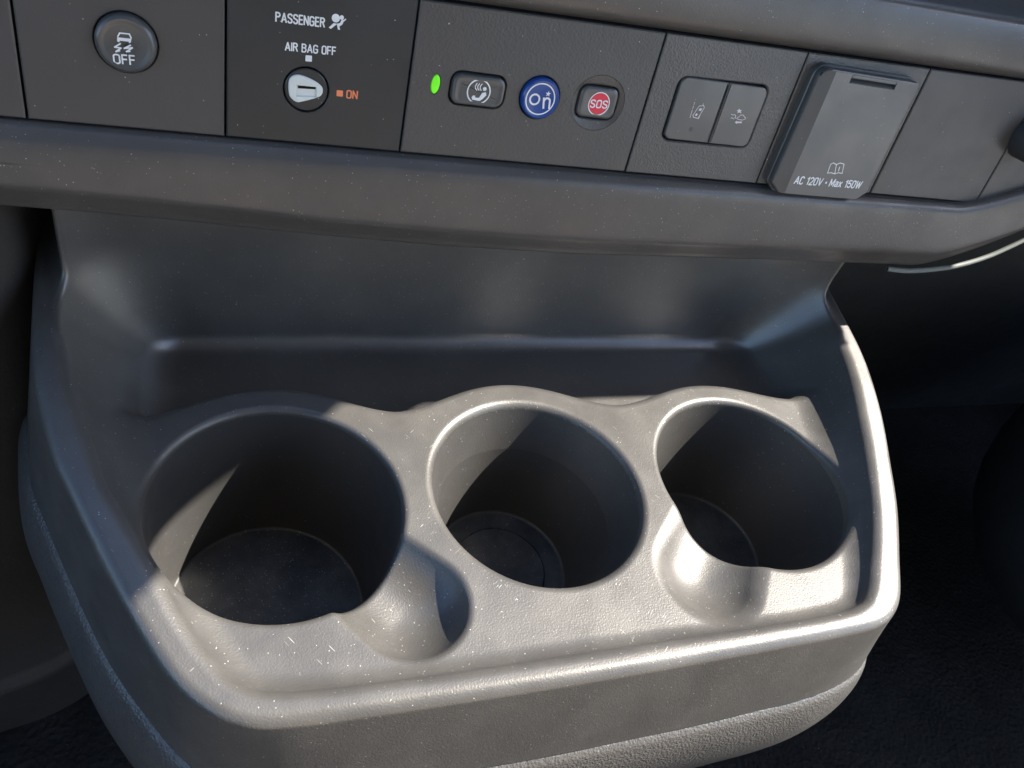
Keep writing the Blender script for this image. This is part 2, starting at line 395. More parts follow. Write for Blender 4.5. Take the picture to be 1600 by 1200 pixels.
def inset(poly, d):
    P_ = np.array(poly, float); n = len(P_)
    a = np.roll(P_, 1, 0); b = np.roll(P_, -1, 0)
    e1 = P_ - a; e2 = b - P_
    e1 /= np.linalg.norm(e1, axis=1, keepdims=True) + 1e-9; e2 /= np.linalg.norm(e2, axis=1, keepdims=True) + 1e-9
    n1 = np.stack([-e1[:, 1], e1[:, 0]], 1); n2 = np.stack([-e2[:, 1], e2[:, 0]], 1)
    m = n1 + n2; m /= np.maximum((m * n1).sum(1, keepdims=True), 0.3)
    return P_ + m * d
def ccw(poly):
    p = np.array(poly, float); x, y = p[:, 0], p[:, 1]
    return p if (x * np.roll(y, -1) - np.roll(x, -1) * y).sum() > 0 else p[::-1]
def rounded(corners, r, n=6):
    c = ccw(corners); out = []; m = len(c)
    rr = r if hasattr(r, '__len__') else [r] * m
    for i in range(m):
        p, a, b = c[i], c[i - 1] - c[i], c[(i + 1) % m] - c[i]
        la, lb = np.linalg.norm(a), np.linalg.norm(b); a = a / la; b = b / lb
        ang = math.acos(np.clip(a @ b, -1, 1)); t = min(rr[i] / math.tan(ang / 2), la * .49, lb * .49); rad = t * math.tan(ang / 2)
        bis = (a + b) / np.linalg.norm(a + b); o = p + bis * (rad / math.sin(ang / 2))
        s, e = p + a * t - o, p + b * t - o
        a0 = math.atan2(s[1], s[0]); a1 = math.atan2(e[1], e[0]); d = (a1 - a0 + math.pi) % (2 * math.pi) - math.pi
        for k in range(n + 1): out.append(o + rad * np.array([math.cos(a0 + d * k / n), math.sin(a0 + d * k / n)]))
    return np.array(out)
def circle(c, r, n=48, ry=None, rot=0.0):
    a = np.linspace(0, 2 * math.pi, n, endpoint=False); ry = ry or r
    x = r * np.cos(a); y = ry * np.sin(a)
    return np.stack([c[0] + x * math.cos(rot) - y * math.sin(rot), c[1] + x * math.sin(rot) + y * math.cos(rot)], 1)

def solid(name, poly, profile, mat, parent, smooth=True):
    """profile: (inset, height) rings from the base up; the last ring is capped"""
    poly = ccw(poly); n = len(poly); V_ = []; F_ = []
    for d, w in profile:
        q = inset(poly, d) if d else poly
        V_ += [W(x, y, w) for x, y in q]
    for i in range(len(profile) - 1):
        for j in range(n):
            k = (j + 1) % n; F_.append((i * n + j, i * n + k, (i + 1) * n + k, (i + 1) * n + j))
    base = (len(profile) - 1) * n
    F_.append(tuple(range(base, base + n)))
    o = mesh_obj(name, V_, F_, mat, parent, smooth)
    if smooth: mark(o)
    return o
def mark(o, deg=32):
    me = o.data; bm = bmesh.new(); bm.from_mesh(me)
    for e in bm.edges:
        if len(e.link_faces) == 2 and e.calc_face_angle(0) > math.radians(deg): e.smooth = False
    bm.to_mesh(me); bm.free()

def plate(name, outer, holes, w0, w1, bev, mat, parent, hbev=0.25):
    outer = ccw(outer); holes = [ccw(h) for h in holes]
    top_o = inset(outer, bev); top_h = [inset(h, -hbev) for h in holes]
    V_ = []; F_ = []
    loops = [top_o] + top_h; off = []
    for lp in loops: off.append(len(V_)); V_ += [W(x, y, w1) for x, y in lp]
    for t in tessellate_polygon([[Vector((x, y, 0)) for x, y in lp] for lp in loops]):
        a, b, c = (V_[i] for i in t)
        F_.append(tuple(t) if np.cross(b - a, c - a) @ PN > 0 else tuple(t)[::-1])
    def band(oa, loop, wa, sgn):
        ob = len(V_); V_.extend(W(x, y, wa) for x, y in loop); n = len(loop)
        for j in range(n):
            k = (j + 1) % n; q = (ob + j, ob + k, oa + k, oa + j)
            F_.append(q if sgn > 0 else q[::-1])
        return ob
    o1 = band(off[0], outer, w1 - bev * 0.8, 1); band(o1, outer, w0, 1)
    for h, oo in zip(holes, off[1:]):
        o1 = band(oo, h, w1 - hbev, -1); band(o1, h, w0, -1)
    return mesh_obj(name, V_, F_, mat, parent, False)

def flat(name, polys, w, mat, parent, th=0.06):
    """thin printed marks: list of polygons (u,v)"""
    V_ = []; F_ = []
    for ip, p in enumerate(polys):
        p = ccw(p); n = len(p); o = len(V_)
        V_ += [W(x, y, w + th + 0.003 * (ip % 20)) for x, y in p]
        for t in tessellate_polygon([[Vector((x, y, 0)) for x, y in p]]):
            a, b, c = (V_[o + i] for i in t)
            F_.append(tuple(o + i for i in (t if np.cross(b - a, c - a) @ PN > 0 else t[::-1])))
    return mesh_obj(name, V_, F_, mat, parent, False)
def ring_poly(c, r0, r1, n=40, a0=0, a1=2 * math.pi):
    a = np.linspace(a0, a1, n); o = [(c[0] + r1 * math.cos(t), c[1] + r1 * math.sin(t)) for t in a]
    i = [(c[0] + r0 * math.cos(t), c[1] + r0 * math.sin(t)) for t in a[::-1]]
    return o, i
def ribbon(pts, w):
    P_ = np.array(pts, float); out = []
    for a, b in zip(P_[:-1], P_[1:]):
        d = b - a; L_ = np.linalg.norm(d)
        if L_ < 1e-6: continue
        d /= L_; n = np.array([-d[1], d[0]]) * w / 2; a2 = a - d * w * .3; b2 = b + d * w * .3
        out.append([a2 - n, b2 - n, b2 + n, a2 + n])
    return out
def ring(c, r, w, n=36, a0=0, a1=2 * math.pi):
    a = np.linspace(a0, a1, n); pts = [(c[0] + r * math.cos(t), c[1] + r * math.sin(t)) for t in a]
    out = []
    for i in range(n - 1):
        o = []
        for t, rr in ((a[i], r - w / 2), (a[i + 1], r - w / 2), (a[i + 1], r + w / 2), (a[i], r + w / 2)):
            o.append((c[0] + rr * math.cos(t), c[1] + rr * math.sin(t)))
        out.append(o)
    return out

# condensed lettering drawn with strokes; glyph cell height 1, value: (width, list of polylines)
def arc_(cx_, cy_, rx, ry, a0, a1, n=8): return [(cx_ + rx * math.cos(math.radians(a0 + (a1 - a0) * k / n)), cy_ + ry * math.sin(math.radians(a0 + (a1 - a0) * k / n))) for k in range(n + 1)]
def rr_(w, h0, h1, r=0.18): return arc_(w - r, h1 - r, r, r, 0, 90, 5) + arc_(r, h1 - r, r, r, 90, 180, 5) + arc_(r, h0 + r, r, r, 180, 270, 5) + arc_(w - r, h0 + r, r, r, 270, 360, 5) + [(w, h1 - r)]
S_ = arc_(.21, .79, .21, .21, 10, 180, 8) + [(0, .68), (.05, .6), (.36, .42), (.42, .33)] + arc_(.21, .21, .21, .21, 0, -170, 8)
BOWL = [(0, 1), (.22, 1)] + arc_(.22, .77, .2, .23, 90, -90, 8) + [(0, .54)]
GL = {'P': (.44, [[(0, 0), (0, 1)], BOWL]), 'A': (.5, [[(0, 0), (.25, 1), (.5, 0)], [(.09, .3), (.41, .3)]]), 'S': (.42, [S_]),
      'E': (.36, [[(.36, 0), (0, 0), (0, 1), (.36, 1)], [(0, .52), (.32, .52)]]), 'N': (.44, [[(0, 0), (0, 1), (.44, 0), (.44, 1)]]),
      'G': (.44, [arc_(.22, .78, .22, .22, 15, 180, 8) + arc_(.22, .22, .22, .22, 180, 360, 8) + [(.44, .48), (.24, .48)]]),
      'R': (.44, [[(0, 0), (0, 1)], BOWL, [(.24, .54), (.44, 0)]]), 'I': (.02, [[(.01, 0), (.01, 1)]]),
      'B': (.44, [[(0, 0), (0, 1)], BOWL, [(.22, .54)] + arc_(.22, .27, .22, .27, 90, -90, 8) + [(0, 0)]]),
      'O': (.44, [rr_(.44, 0, 1, .2)]), 'F': (.36, [[(0, 0), (0, 1), (.36, 1)], [(0, .52), (.32, .52)]]),
      'C': (.42, [arc_(.21, .79, .21, .21, 10, 180, 8) + arc_(.21, .21, .21, .21, 180, 350, 8)]),
      '1': (.2, [[(0, .78), (.18, 1), (.18, 0)]]), '2': (.42, [arc_(.21, .78, .21, .22, 170, -20, 8) + [(.36, .52), (0, 0), (.42, 0)]]),
      '0': (.42, [rr_(.42, 0, 1, .2)]), 'V': (.48, [[(0, 1), (.24, 0), (.48, 1)]]), 'M': (.56, [[(0, 0), (0, 1), (.28, .2), (.56, 1), (.56, 0)]]),
      'a': (.36, [[(.02, .6)] + arc_(.18, .5, .17, .2, 150, 0, 7) + [(.35, 0)], [(.35, .4), (.14, .38)] + arc_(.16, .2, .16, .18, 100, 270, 8) + [(.35, .12)]]),
      'x': (.36, [[(0, 0), (.36, .7)], [(0, .7), (.36, 0)]]), '5': (.42, [[(.4, 1), (.04, 1), (.02, .55), (.16, .62)] + arc_(.2, .32, .22, .3, 80, -160, 10)]),
      'W': (.7, [[(0, 1), (.17, 0), (.35, .9), (.53, 0), (.7, 1)]]), '•': (.1, [[(.0, .45), (.1, .45)]]), ' ': (.16, [])}
def text(name, s, pl, pr, hpx, w, mat, parent, weight=0.15, shear=0.0):
    """writing laid between two measured points on the plane (mid-height left and right)"""
    a = uv(*pl, w); b = uv(*pr, w); mid = ((pl[0] + pr[0]) / 2, (pl[1] + pr[1]) / 2)
    hh = np.linalg.norm(uv(mid[0], mid[1] - hpx / 2, w) - uv(mid[0], mid[1] + hpx / 2, w))
    d = b - a; L_ = np.linalg.norm(d); d /= L_; n = np.array([-d[1], d[0]])
    pen = 0.0; strokes = []
    for ch in s:
        gw, ls = GL[ch]
        for l in ls: strokes.append([(pen + x, y) for x, y in l])
        pen += gw + 0.2
    tot = pen - 0.2; sw = hh * weight; hs = hh - sw; sx = (L_ - sw) / tot
    polys = []
    for l in strokes:
        P_ = [a + d * (sw / 2 + x * sx + shear * (y - .5) * hh) + n * (y - 0.5) * hs for x, y in l]
        if len(P_) > 3 and np.linalg.norm(P_[0] - P_[-1]) < 1e-6: pass
        polys += ribbon(P_, sw if not (len(l) == 2 and l[0] == (l[0][0], .45)) else sw * 1.6)
    V_ = []; F_ = []
    for p in polys:
        o = len(V_); V_ += [W(x, y, w + 0.06 + 0.003 * (len(F_) % 20)) for x, y in p]; F_.append(tuple(range(o, o + 4)))
    return mesh_obj(name, V_, F_, mat, parent, False)

VT, VB = 50.0, 2.0
GAP = 0.35
def panel_poly(u0, u1, vt=VT, vt1=None):
    return [(u0 + GAP, VB), (u1 - GAP, VB), (u1 - GAP, vt if vt1 is None else vt1), (u0 + GAP, vt)]
US = [-41.0, 9.9, 62.5, 144.8, 202.3, 259.4, 320.2, 352.0]
def vt(u): return 46.3 + u * 0.0222      # top edge of the switch row

def base(u): return tuple(W(u, VB, -3))

# blank piece at far left
t = thing('switch_bank_edge_panel', 'narrow bare panel at the far left end of the switch row', 'trim panel', base(-60))
plate('faceplate', panel_poly(-92, US[0], vt(-92), vt(US[0])), [], -3, 0, 0.42, M_PANEL_FINE, t)

# traction control
t = thing('traction_control_panel', 'dark panel with round OFF button showing a skidding car', 'switch panel', base(-16))
c = uv(197, 68, 1.0); R = np.linalg.norm(uv(246, 70, 1.0) - uv(148, 66, 1.0)) / 2
plate('faceplate', panel_poly(US[0], US[1], vt(US[0]), vt(US[1])), [circle(c, R + 0.3)], -3, 0, 0.42, M_PANEL_FINE, t)
b_ = solid('push_button', circle(c, R), [(0, -2.5), (0, 0.6), (0.2, 1.5), (0.6, 2.1), (1.1, 2.38), (1.6, 2.32), (2.1, 2.1), (2.6, 2.0), (9, 1.98)], M_BTN, t)
w_ = 2.1
g = lambda *p: [uv(x, y, w_) for x, y in p]
polys = ribbon(g((184, 57), (187, 51.5), (202, 53), (205, 59.5)), .35) + [g((183, 58), (205.5, 60.5), (204.5, 66), (202, 67.5), (201, 65), (187.5, 63.5), (186, 66), (183, 64.5))]
polys += ribbon(g((188, 68), (179, 73.5), (189, 75), (181, 80.5), (187, 79)), .38) + ribbon(g((204, 70.5), (194, 75.5), (207, 74.5), (197.5, 80.5), (203, 80)), .38)
flat('skid_symbol', polys, w_, M_WHITE, b_)
text('lettering', 'OFF', (176.5, 91.5), (211.5, 94.2), 16, w_, M_WHITE, b_)

# passenger air bag key switch
t = thing('airbag_switch_panel', 'dark panel reading PASSENGER AIR BAG OFF with pale key slot', 'switch panel', base(36))
c = uv(478.5, 140.5); R = np.linalg.norm(uv(514.5, 142) - uv(442.5, 139)) / 2
plate('faceplate', panel_poly(US[1], US[2], vt(US[1]), vt(US[2])), [circle(c, R)], -3, 0, 0.42, M_PANEL_BLUE, t)
k_ = solid('key_cylinder', circle(c, R - 0.45), [(0, -3), (0, -0.2), (0.3, 0.05), (1, 0.05)], M_PANEL_BLUE, t)
td = [(451, 128), (456, 119.5), (466, 117), (480, 121), (496, 129.5), (504, 138), (502.5, 148), (494, 153), (475, 158), (464, 159.5), (455.5, 154), (451.5, 146)]
tp = catmull([uv(x, y, .5) for x, y in td], 4, True)
slot = [uv(x, y, .5) for x, y in ((463, 133), (494, 136), (494, 151.5), (463, 150))]
# pale pointer with a recessed slot
plate('key_pointer', tp, [slot], 0.05, 0.7, 0.25, M_KEY, k_, 0.15)
flat('slot_floor', [slot], 0.12, M_KEY, k_)
flat('key_slot', [[uv(x, y, .3) for x, y in ((465.5, 133.5), (493, 135.5), (493, 139.5), (465.5, 138))]], 0.25, M_GAP, k_)
text('lettering', 'PASSENGER', (430, 26), (508, 35.5), 16, 0, M_WHITE, t)
text('lettering', 'AIR BAG OFF', (445, 72), (525, 80), 14, 0, M_WHITE, t)
g = lambda *p: [uv(x, y) for x, y in p]
flat('airbag_symbol', [circle(uv(524.7, 28.3), 1.15, 20), circle(uv(534, 27.3), .6, 14), g((521, 36), (527, 37), (517, 45), (513.5, 43)), g((526, 37), (531, 36), (534, 30.5), (538, 31), (535, 38), (530, 41.5), (531.5, 46.5), (528, 46))] + ribbon(g((535, 34), (540, 30)), .35), 0, M_WHITE, t)
flat('off_marker', [rounded(g((477.5, 86), (487.5, 87), (487.2, 96.5), (477, 95.5)), .2)], 0, M_WHITE, t)
flat('on_marker', [rounded(g((526, 140.5), (536, 141.5), (535.7, 151), (525.7, 150)), .2)], 0, M_ORANGE, t)
text('lettering', 'ON', (541, 146.8), (559, 148.5), 13.5, 0, M_ORANGE, t)

# assistance call panel
t = thing('assistance_call_panel', 'dark panel with green lamp, grey call button, blue On button and red SOS button', 'switch panel', base(103))
def skewed(cx_, cy_, wx, hy, r, w=0.0, sk=0.0):
    cc = uv(cx_, cy_, w); a = uv(cx_ + wx / 2, cy_ + wx / 2 * .12, w) - cc; dx = a[0]
    dy = abs((uv(cx_, cy_ - hy / 2, w) - cc)[1])
    return rounded([(cc[0] - dx, cc[1] - dy), (cc[0] + dx, cc[1] - dy), (cc[0] + dx, cc[1] + dy), (cc[0] - dx, cc[1] + dy)], r)
call = skewed(746.5, 141, 86, 55, 3.4)
cb = uv(843, 152.5); rb = np.linalg.norm(uv(874, 155) - uv(812, 150)) / 2
sos_c = uv(934.5, 161.5); sr = np.linalg.norm(uv(974, 166) - uv(894, 158)) / 2
sos = skewed(934, 161, 60, 53, 2.8)
led_c = uv(680.8, 132); led = circle(led_c, 1.45, 28, 3.0, -0.05)
dish = circle(sos_c, sr, 48, sr * .95)
plate('faceplate', panel_poly(US[2], US[3], vt(US[2]), vt(US[3])), [call, circle(cb, rb), dish, led], -3, 0, 0.42, M_PANEL, t)
# dish round the SOS button
dV = []; dF = []; n_ = 48
a_ = np.linspace(0, 2 * math.pi, n_, endpoint=False)
sosr = []
sp = ccw(sos)
for th_ in a_:     # radius of the button opening along each direction
    d_ = np.array([math.cos(th_), math.sin(th_)]); rel = sp - sos_c
    nx_ = np.roll(rel, -1, 0); best = 5.0
    for p_, q_ in zip(rel, nx_):
        m_ = np.array([[d_[0], p_[0] - q_[0]], [d_[1], p_[1] - q_[1]]])
        if abs(np.linalg.det(m_)) > 1e-9:
            s_, u_ = np.linalg.solve(m_, p_)
            if s_ > 0 and -1e-6 <= u_ <= 1 + 1e-6: best = s_; break
    sosr.append(best + 0.35)
for fr, w in ((0, -0.12), (0.15, -0.16), (0.45, -0.38), (0.75, -0.55), (1.0, -0.6), (1.0, -3.0)):
    for j, th_ in enumerate(a_):
        ro = np.array([sr * math.cos(th_), sr * .95 * math.sin(th_)]); ri = np.array([math.cos(th_), math.sin(th_)]) * sosr[j]
        q = sos_c + ro * (1 - fr) + ri * fr; dV.append(W(q[0], q[1], w))
for i in range(5):
    for j in range(n_):
        k = (j + 1) % n_; dF.append((i * n_ + j, i * n_ + k, (i + 1) * n_ + k, (i + 1) * n_ + j))
mesh_obj('button_dish', dV, dF, M_PANEL, t)
solid('green_lamp', inset(ccw(led), 0.12), [(0, -1), (0, -0.2), (0.2, 0.0), (0.4, 0.05)], M_GREEN, t)
cbn = solid('call_button', inset(ccw(call), 0.55), [(0, -3), (0, 0.3), (0.3, 1.0), (0.8, 1.3), (1.2, 1.32), (1.7, 1.16), (2.2, 1.1), (3, 1.1)], M_BTN, t)
w_ = 1.16; cc = uv(748, 143.3, w_); u1 = 17.6 / 88 * (call[:, 0].max() - call[:, 0].min())
g = lambda *p: [uv(620 + x / 3.636, 30 + y / 3.636, w_) for x, y in p]
polys = ring(cc, u1, .42)
polys += [circle(uv(620 + 499 / 3.636, 30 + 396 / 3.636, w_), .62, 16), g((484, 418), (506, 414), (508, 432), (488, 452), (470, 464), (428, 456), (424, 444), (432, 432), (446, 434), (444, 444), (466, 446))]
for k in range(3): polys += ribbon(g((484 - k * 14, 368 - k * 2), (474 - k * 14, 380), (473 - k * 13, 394), (479 - k * 12, 404)), .3)
flat('caller_symbol', polys, w_, M_WHITE, cbn)
onb = solid('on_button', circle(cb, rb - 0.35), [(0, -3), (0, 0.5), (0.2, 1.3), (0.7, 1.75), (1.0, 1.75), (1.3, 1.6), (1.6, 1.55), (5, 1.5)], M_BLUE, t)
w_ = 1.58; cc = uv(620 + 815 / 3.636, 30 + 454 / 3.636, w_)
rr = np.linalg.norm(uv(866, 156, w_) - uv(822, 152, w_)) / 2
g = lambda *p: [uv(620 + x / 3.636, 30 + y / 3.636, w_) for x, y in p]
oc = uv(620 + 783 / 3.636, 30 + 455 / 3.636, w_)
orad = np.linalg.norm(uv(620 + 808 / 3.636, 30 + 458 / 3.636, w_) - uv(620 + 756 / 3.636, 30 + 452 / 3.636, w_)) / 2
polys = ring(cc, rr, .4) + ring(oc, orad, .6, 28)
polys += ribbon(g((832, 505), (835, 448)), .62) + ribbon(catmull(g((835, 466), (845, 452), (858, 449), (868, 458), (868, 476), (864, 505)), 5), .62)
st = uv(620 + 860 / 3.636, 30 + 424 / 3.636, w_)
polys.append([(st[0] + (1.0 if k % 2 == 0 else .4) * math.sin(k * math.pi / 5), st[1] + (1.0 if k % 2 == 0 else .4) * math.cos(k * math.pi / 5)) for k in range(10)])
flat('on_emblem', polys, w_, M_WHITE, onb)
sb = solid('sos_button', inset(ccw(sos), 0.2), [(0, -3), (0, -0.9), (0.25, -0.1), (0.8, 0.3), (1.3, 0.35), (2.2, 0.2)], M_BTN, t)
w_ = 0.22; cc = uv(935.7, 162.3, w_); r_ = np.linalg.norm(uv(952, 163.5, w_) - uv(919.5, 161, w_)) / 2
flat('red_disc', [circle(cc, r_ - 0.25, 36)], w_, M_RED, sb)
flat('white_ring', ring(cc, r_ - 0.1, .32, 40), w_ + .02, M_WHITE, sb)
text('lettering', 'SOS', (922.3, 161.5), (949.3, 163.6), 13, w_ + 0.08, M_WHITE, sb)

# lane keeping / collision warning switches
t = thing('driver_assist_panel', 'grained panel with a pair of joined square buttons for lane and collision warnings', 'switch panel', base(173))
well = rounded([uv(1063.4, 119.3), uv(1204.3, 134.2), uv(1167.3, 231.4), uv(1032, 218.4)], 3.2)
plate('faceplate', panel_poly(US[3], US[4], vt(US[3]), vt(US[4])), [well], -3, 0, 0.35, M_PANEL_ROUGH, t, 0.5)
wi = inset(ccw(well), 0.7); um = (uv(1138.8, 130.6)[0] + uv(1105, 224)[0]) / 2
def halfp(side):
    c0, c1 = wi[:, 0].min(), wi[:, 0].max(); v0, v1 = wi[:, 1].min(), wi[:, 1].max()
    return ([(c0, v0), (um - .12, v0), (um - .12, v1), (c0, v1)], [(um + .12, v0), (c1, v0), (c1, v1), (um + .12, v1)])[side]
lp, rp = ccw(halfp(0)), ccw(halfp(1))
PR = [(0, -3), (0, 0.1), (0.12, 0.4), (0.4, 0.6), (0.8, 0.62)]
lb_ = solid('lane_button', rounded(lp, [2.6, .25, .25, 2.6]), PR, M_BTN, t)
rb_ = solid('collision_button', rounded(rp, [.25, 2.6, 2.6, .25]), PR, M_BTN, t)
w_ = 0.62; Z4 = lambda *p: [uv(980 + x / 4.138, 40 + y / 4.138, w_) for x, y in p]
polys = []
for a, b in ((0, .16), (.24, .42), (.5, 1.0)):
    p0, p1 = np.array(Z4((436, 494))[0]), np.array(Z4((405, 596))[0]); polys += ribbon([p0 + (p1 - p0) * a, p0 + (p1 - p0) * b], .22)
polys += ribbon(Z4((464, 520), (494, 516), (498, 530), (456, 600), (428, 592), (424, 580), (464, 520)), .24) + ribbon(Z4((492, 504), (489, 514)), .22) + ribbon(Z4((474, 570), (460, 602)), .22)
polys += [Z4((470, 533), (484, 535), (476, 552), (460, 548)), Z4((446, 566), (456, 570), (448, 584), (436, 580))]
flat('lane_symbol', polys, w_, M_GREY, lb_)
solid('indicator', circle(uv(980 + 408 / 4.138, 40 + 666 / 4.138), 0.75, 20), [(0, 0.5), (0, 0.7), (0.2, 0.72)], M_PANEL_FINE, lb_)
polys = ribbon(Z4((670, 600), (676, 594), (690, 604)), .2) + ribbon(Z4((672, 572), (684, 578), (694, 574), (702, 584), (696, 594), (706, 600)), .22)
polys += ribbon(Z4((712, 600), (714, 592), (724, 588), (730, 578), (752, 578), (756, 590), (765, 596), (762, 604), (742, 610), (716, 606), (712, 600)), .22)
polys += [Z4((714, 552), (706, 546), (718, 546), (722, 534), (728, 546), (742, 544), (732, 554), (738, 568), (724, 560), (712, 566)), Z4((694, 624), (708, 614), (709, 619), (740, 620), (740, 630), (708, 630), (707, 636))]
flat('collision_symbol', polys, w_, M_GREY, rb_)

# power outlet with hinged cover
t = thing('outlet_panel', 'power outlet panel with raised hinged cover reading AC 120V Max 150W', 'power outlet', base(231))
plate('faceplate', panel_poly(US[4], US[5], vt(US[4]), vt(US[5])), [], -3, 0, 0.42, M_PANEL_ROUGH, t)
HC = 6.5
q = [uv(1303, 112, HC), uv(1441, 127, HC), uv(1353, 302, HC), uv(1333, 312, HC), uv(1229, 305.5, HC)]
uL = min(q[0][0], q[4][0]); uR = q[1][0]; vTop = (q[0][1] + q[1][1]) / 2 ; vBot = (q[3][1] + q[4][1]) / 2
cover = rounded([(uL - 5.2, vBot + 3.5), (uL - 1.0, vBot), (uR - 4, vBot), (uR, vBot + 3.4), (uR, vTop), (uL - 4.2, vTop)], [1.5, 3, .8, .8, 1.2, 4.0], 6)
back = solid('outlet_base', inset(ccw(cover), -0.5), [(0, 0), (0, 2.2), (0.3, 2.5), (1.0, 2.5)], M_BTN, t)
nt_ = [uv(1332, 118, HC), uv(1404, 126, HC), uv(1398, 143.5, HC), uv(1329, 134, HC)]
nu0, nu1 = nt_[0][0], nt_[1][0]; nv0, nv1 = min(p[1] for p in nt_) + .8, max(p[1] for p in nt_) - .8
# cover: broad chamfer on its left side, flat face, finger notch near the hinge
cv = ccw(cover); face_u = uL + 1.2
def shift(poly, w_lo, w_hi): return poly
Vc = []; Fc = []; nC = len(cv)
rings = [(0, 2.7), (0, 4.2), (0.15, 4.7)]
for d, w in rings:
    Vc += [W(x, y, w) for x, y in (inset(cv, d) if d else cv)]
topr = inset(cv, 0.6).copy(); w_top = []
for p in topr:
    if p[0] < face_u: w_top.append(4.9 + (HC - 4.9) * np.clip((p[0] - (uL - 5.2)) / (face_u - uL + 5.2), 0, 1))
    else: w_top.append(HC)
Vc += [W(p[0], p[1], w) for p, w in zip(inset(cv, 0.25), [x - 0.25 for x in w_top])]
Vc += [W(p[0], p[1], w) for p, w in zip(topr, w_top)]
for i in range(4):
    for j in range(nC):
        k = (j + 1) % nC; Fc.append((i * nC + j, i * nC + k, (i + 1) * nC + k, (i + 1) * nC + j))
# top: split the outline at face_u into chamfer strip and flat face (with the notch opening)
left = [i for i in range(nC) if topr[i][0] < face_u]; right = [i for i in range(nC) if topr[i][0] >= face_u]
def cut(v): return (face_u, v)
vlo = min(topr[i][1] for i in right); vhi = max(topr[i][1] for i in right)
i_lo = len(Vc); Vc.append(W(face_u, vlo, HC)); i_hi = len(Vc); Vc.append(W(face_u, vhi, HC))
start = next(i for i in range(nC) if i in right and (i - 1) % nC in left)
rl = []; i = start
while i in right and len(rl) < nC: rl.append(i); i = (i + 1) % nC
ll = []
while i in left and len(ll) < nC: ll.append(i); i = (i + 1) % nC
notch = [(nu0, nv0), (nu1, nv0), (nu1, nv1), (nu0, nv1)]
ni = len(Vc); Vc += [W(x, y, HC) for x, y in notch]
loopR = rl + [i_hi, i_lo]
pts2 = [Vector((*(topr[i] if i < nC else (0, 0)), 0)) for i in rl] + [Vector((face_u, vhi, 0)), Vector((face_u, vlo, 0))]
gi = [4 * nC + i for i in rl] + [i_hi, i_lo] + [ni + k for k in range(4)]
for tri in tessellate_polygon([pts2, [Vector((x, y, 0)) for x, y in notch]]):
    a, b, c3 = (Vc[gi[k]] for k in tri)
    tt = tuple(gi[k] for k in tri); Fc.append(tt if np.cross(b - a, c3 - a) @ PN > 0 else tt[::-1])
gl = [4 * nC + i for i in ll]
# chamfer strip: fan between the left outline and the fold line
loopL = [i_hi] + gl + [i_lo]
pl_ = [np.array([0, 0])] * 0
for k in range(len(gl) - 1):
    mid = Vc[gl[k]] @ PV > (W(0, (vlo + vhi) / 2, 0) @ PV)
    Fc.append((gl[k], gl[k + 1], i_hi if mid else i_lo))
    if mid and not (Vc[gl[k + 1]] @ PV > (W(0, (vlo + vhi) / 2, 0) @ PV)): Fc.append((gl[k + 1], i_lo, i_hi))
bi_ = len(Vc); Vc += [W(nu0, nv0, HC), W(nu1, nv0, HC), W(nu1, nv1, HC - 3.0), W(nu0, nv1, HC - 3.0)]
Fc += [(bi_, bi_ + 1, bi_ + 2, bi_ + 3), (ni + 2, ni + 3, bi_ + 3, bi_ + 2), (ni + 1, ni + 2, bi_ + 2), (ni, bi_ + 3, ni + 3)]
cvo = mesh_obj('outlet_cover', Vc, Fc, M_BTN, t, False)
solid('hinge_bar', [(nu0 + .2, nv1 - 0.9), (nu1 - .2, nv1 - 0.9), (nu1 - .2, nv1 + 0.5), (nu0 + .2, nv1 + 0.5)], [(0, HC - 2.1), (0, HC - 0.1), (0.25, HC + 0.15), (0.5, HC + 0.18)], M_BTN, cvo, False)
flat('hinge_hole', [circle(uv(1284, 115, 4.9), 1.0, 16, .7)], 5.25, M_GAP, cvo)
text('lettering', 'AC 120V • Max 150W', (1242, 281), (1346, 289), 11.5, HC, M_WHITE, cvo)
w_ = HC; g = lambda *p: [uv(1180 + x / 3.157, 60 + y / 3.157, w_) for x, y in p]
polys = ribbon(g((356, 664), (372, 620), (386, 614), (400, 622), (418, 614), (438, 620), (428, 666), (410, 662), (392, 668), (374, 662), (356, 664)), .3) + ribbon(g((400, 622), (392, 666)), .3) + ribbon(g((416, 634), (410, 654)), .4)
flat('manual_symbol', polys, w_, M_WHITE, cvo)

# blank plates at the right
t = thing('blank_switch_panel', 'bare blank panel right of the power outlet', 'trim panel', base(290))
plate('faceplate', panel_poly(US[5], US[6], vt(US[5]), vt(US[6])), [], -3, 0, 0.42, M_PANEL_FINE, t)
t = thing('knob_panel', 'end panel at the right edge with part of a dark round knob', 'switch panel', base(340))
ke = [(US[6] + GAP, VB + .3), (332, VB + 2.6), (345, 9.5), (360, 24), (372, vt(372)), (US[6] + GAP, vt(US[6]))]
plate('faceplate', ke, [], -3, 0, 0.42, M_PANEL_FINE, t)
solid('knob', circle(uv(1622, 222, 6), 9, 40), [(0, 0.1), (0, 7), (.6, 9), (2, 10), (5, 10.3)], M_DARK, t)

# backing behind the row so the gaps read dark
trim = thing('dashboard_trim', 'curved dark brown-grey dashboard trim framing the row of switches', 'dashboard', tuple(W(150, -20, -5)))
grid_obj('backing', [[W(u, v, -3.2) for u in np.linspace(-140, 420, 12)] for v in (-3, 60)], M_GAP, trim, flip=False)

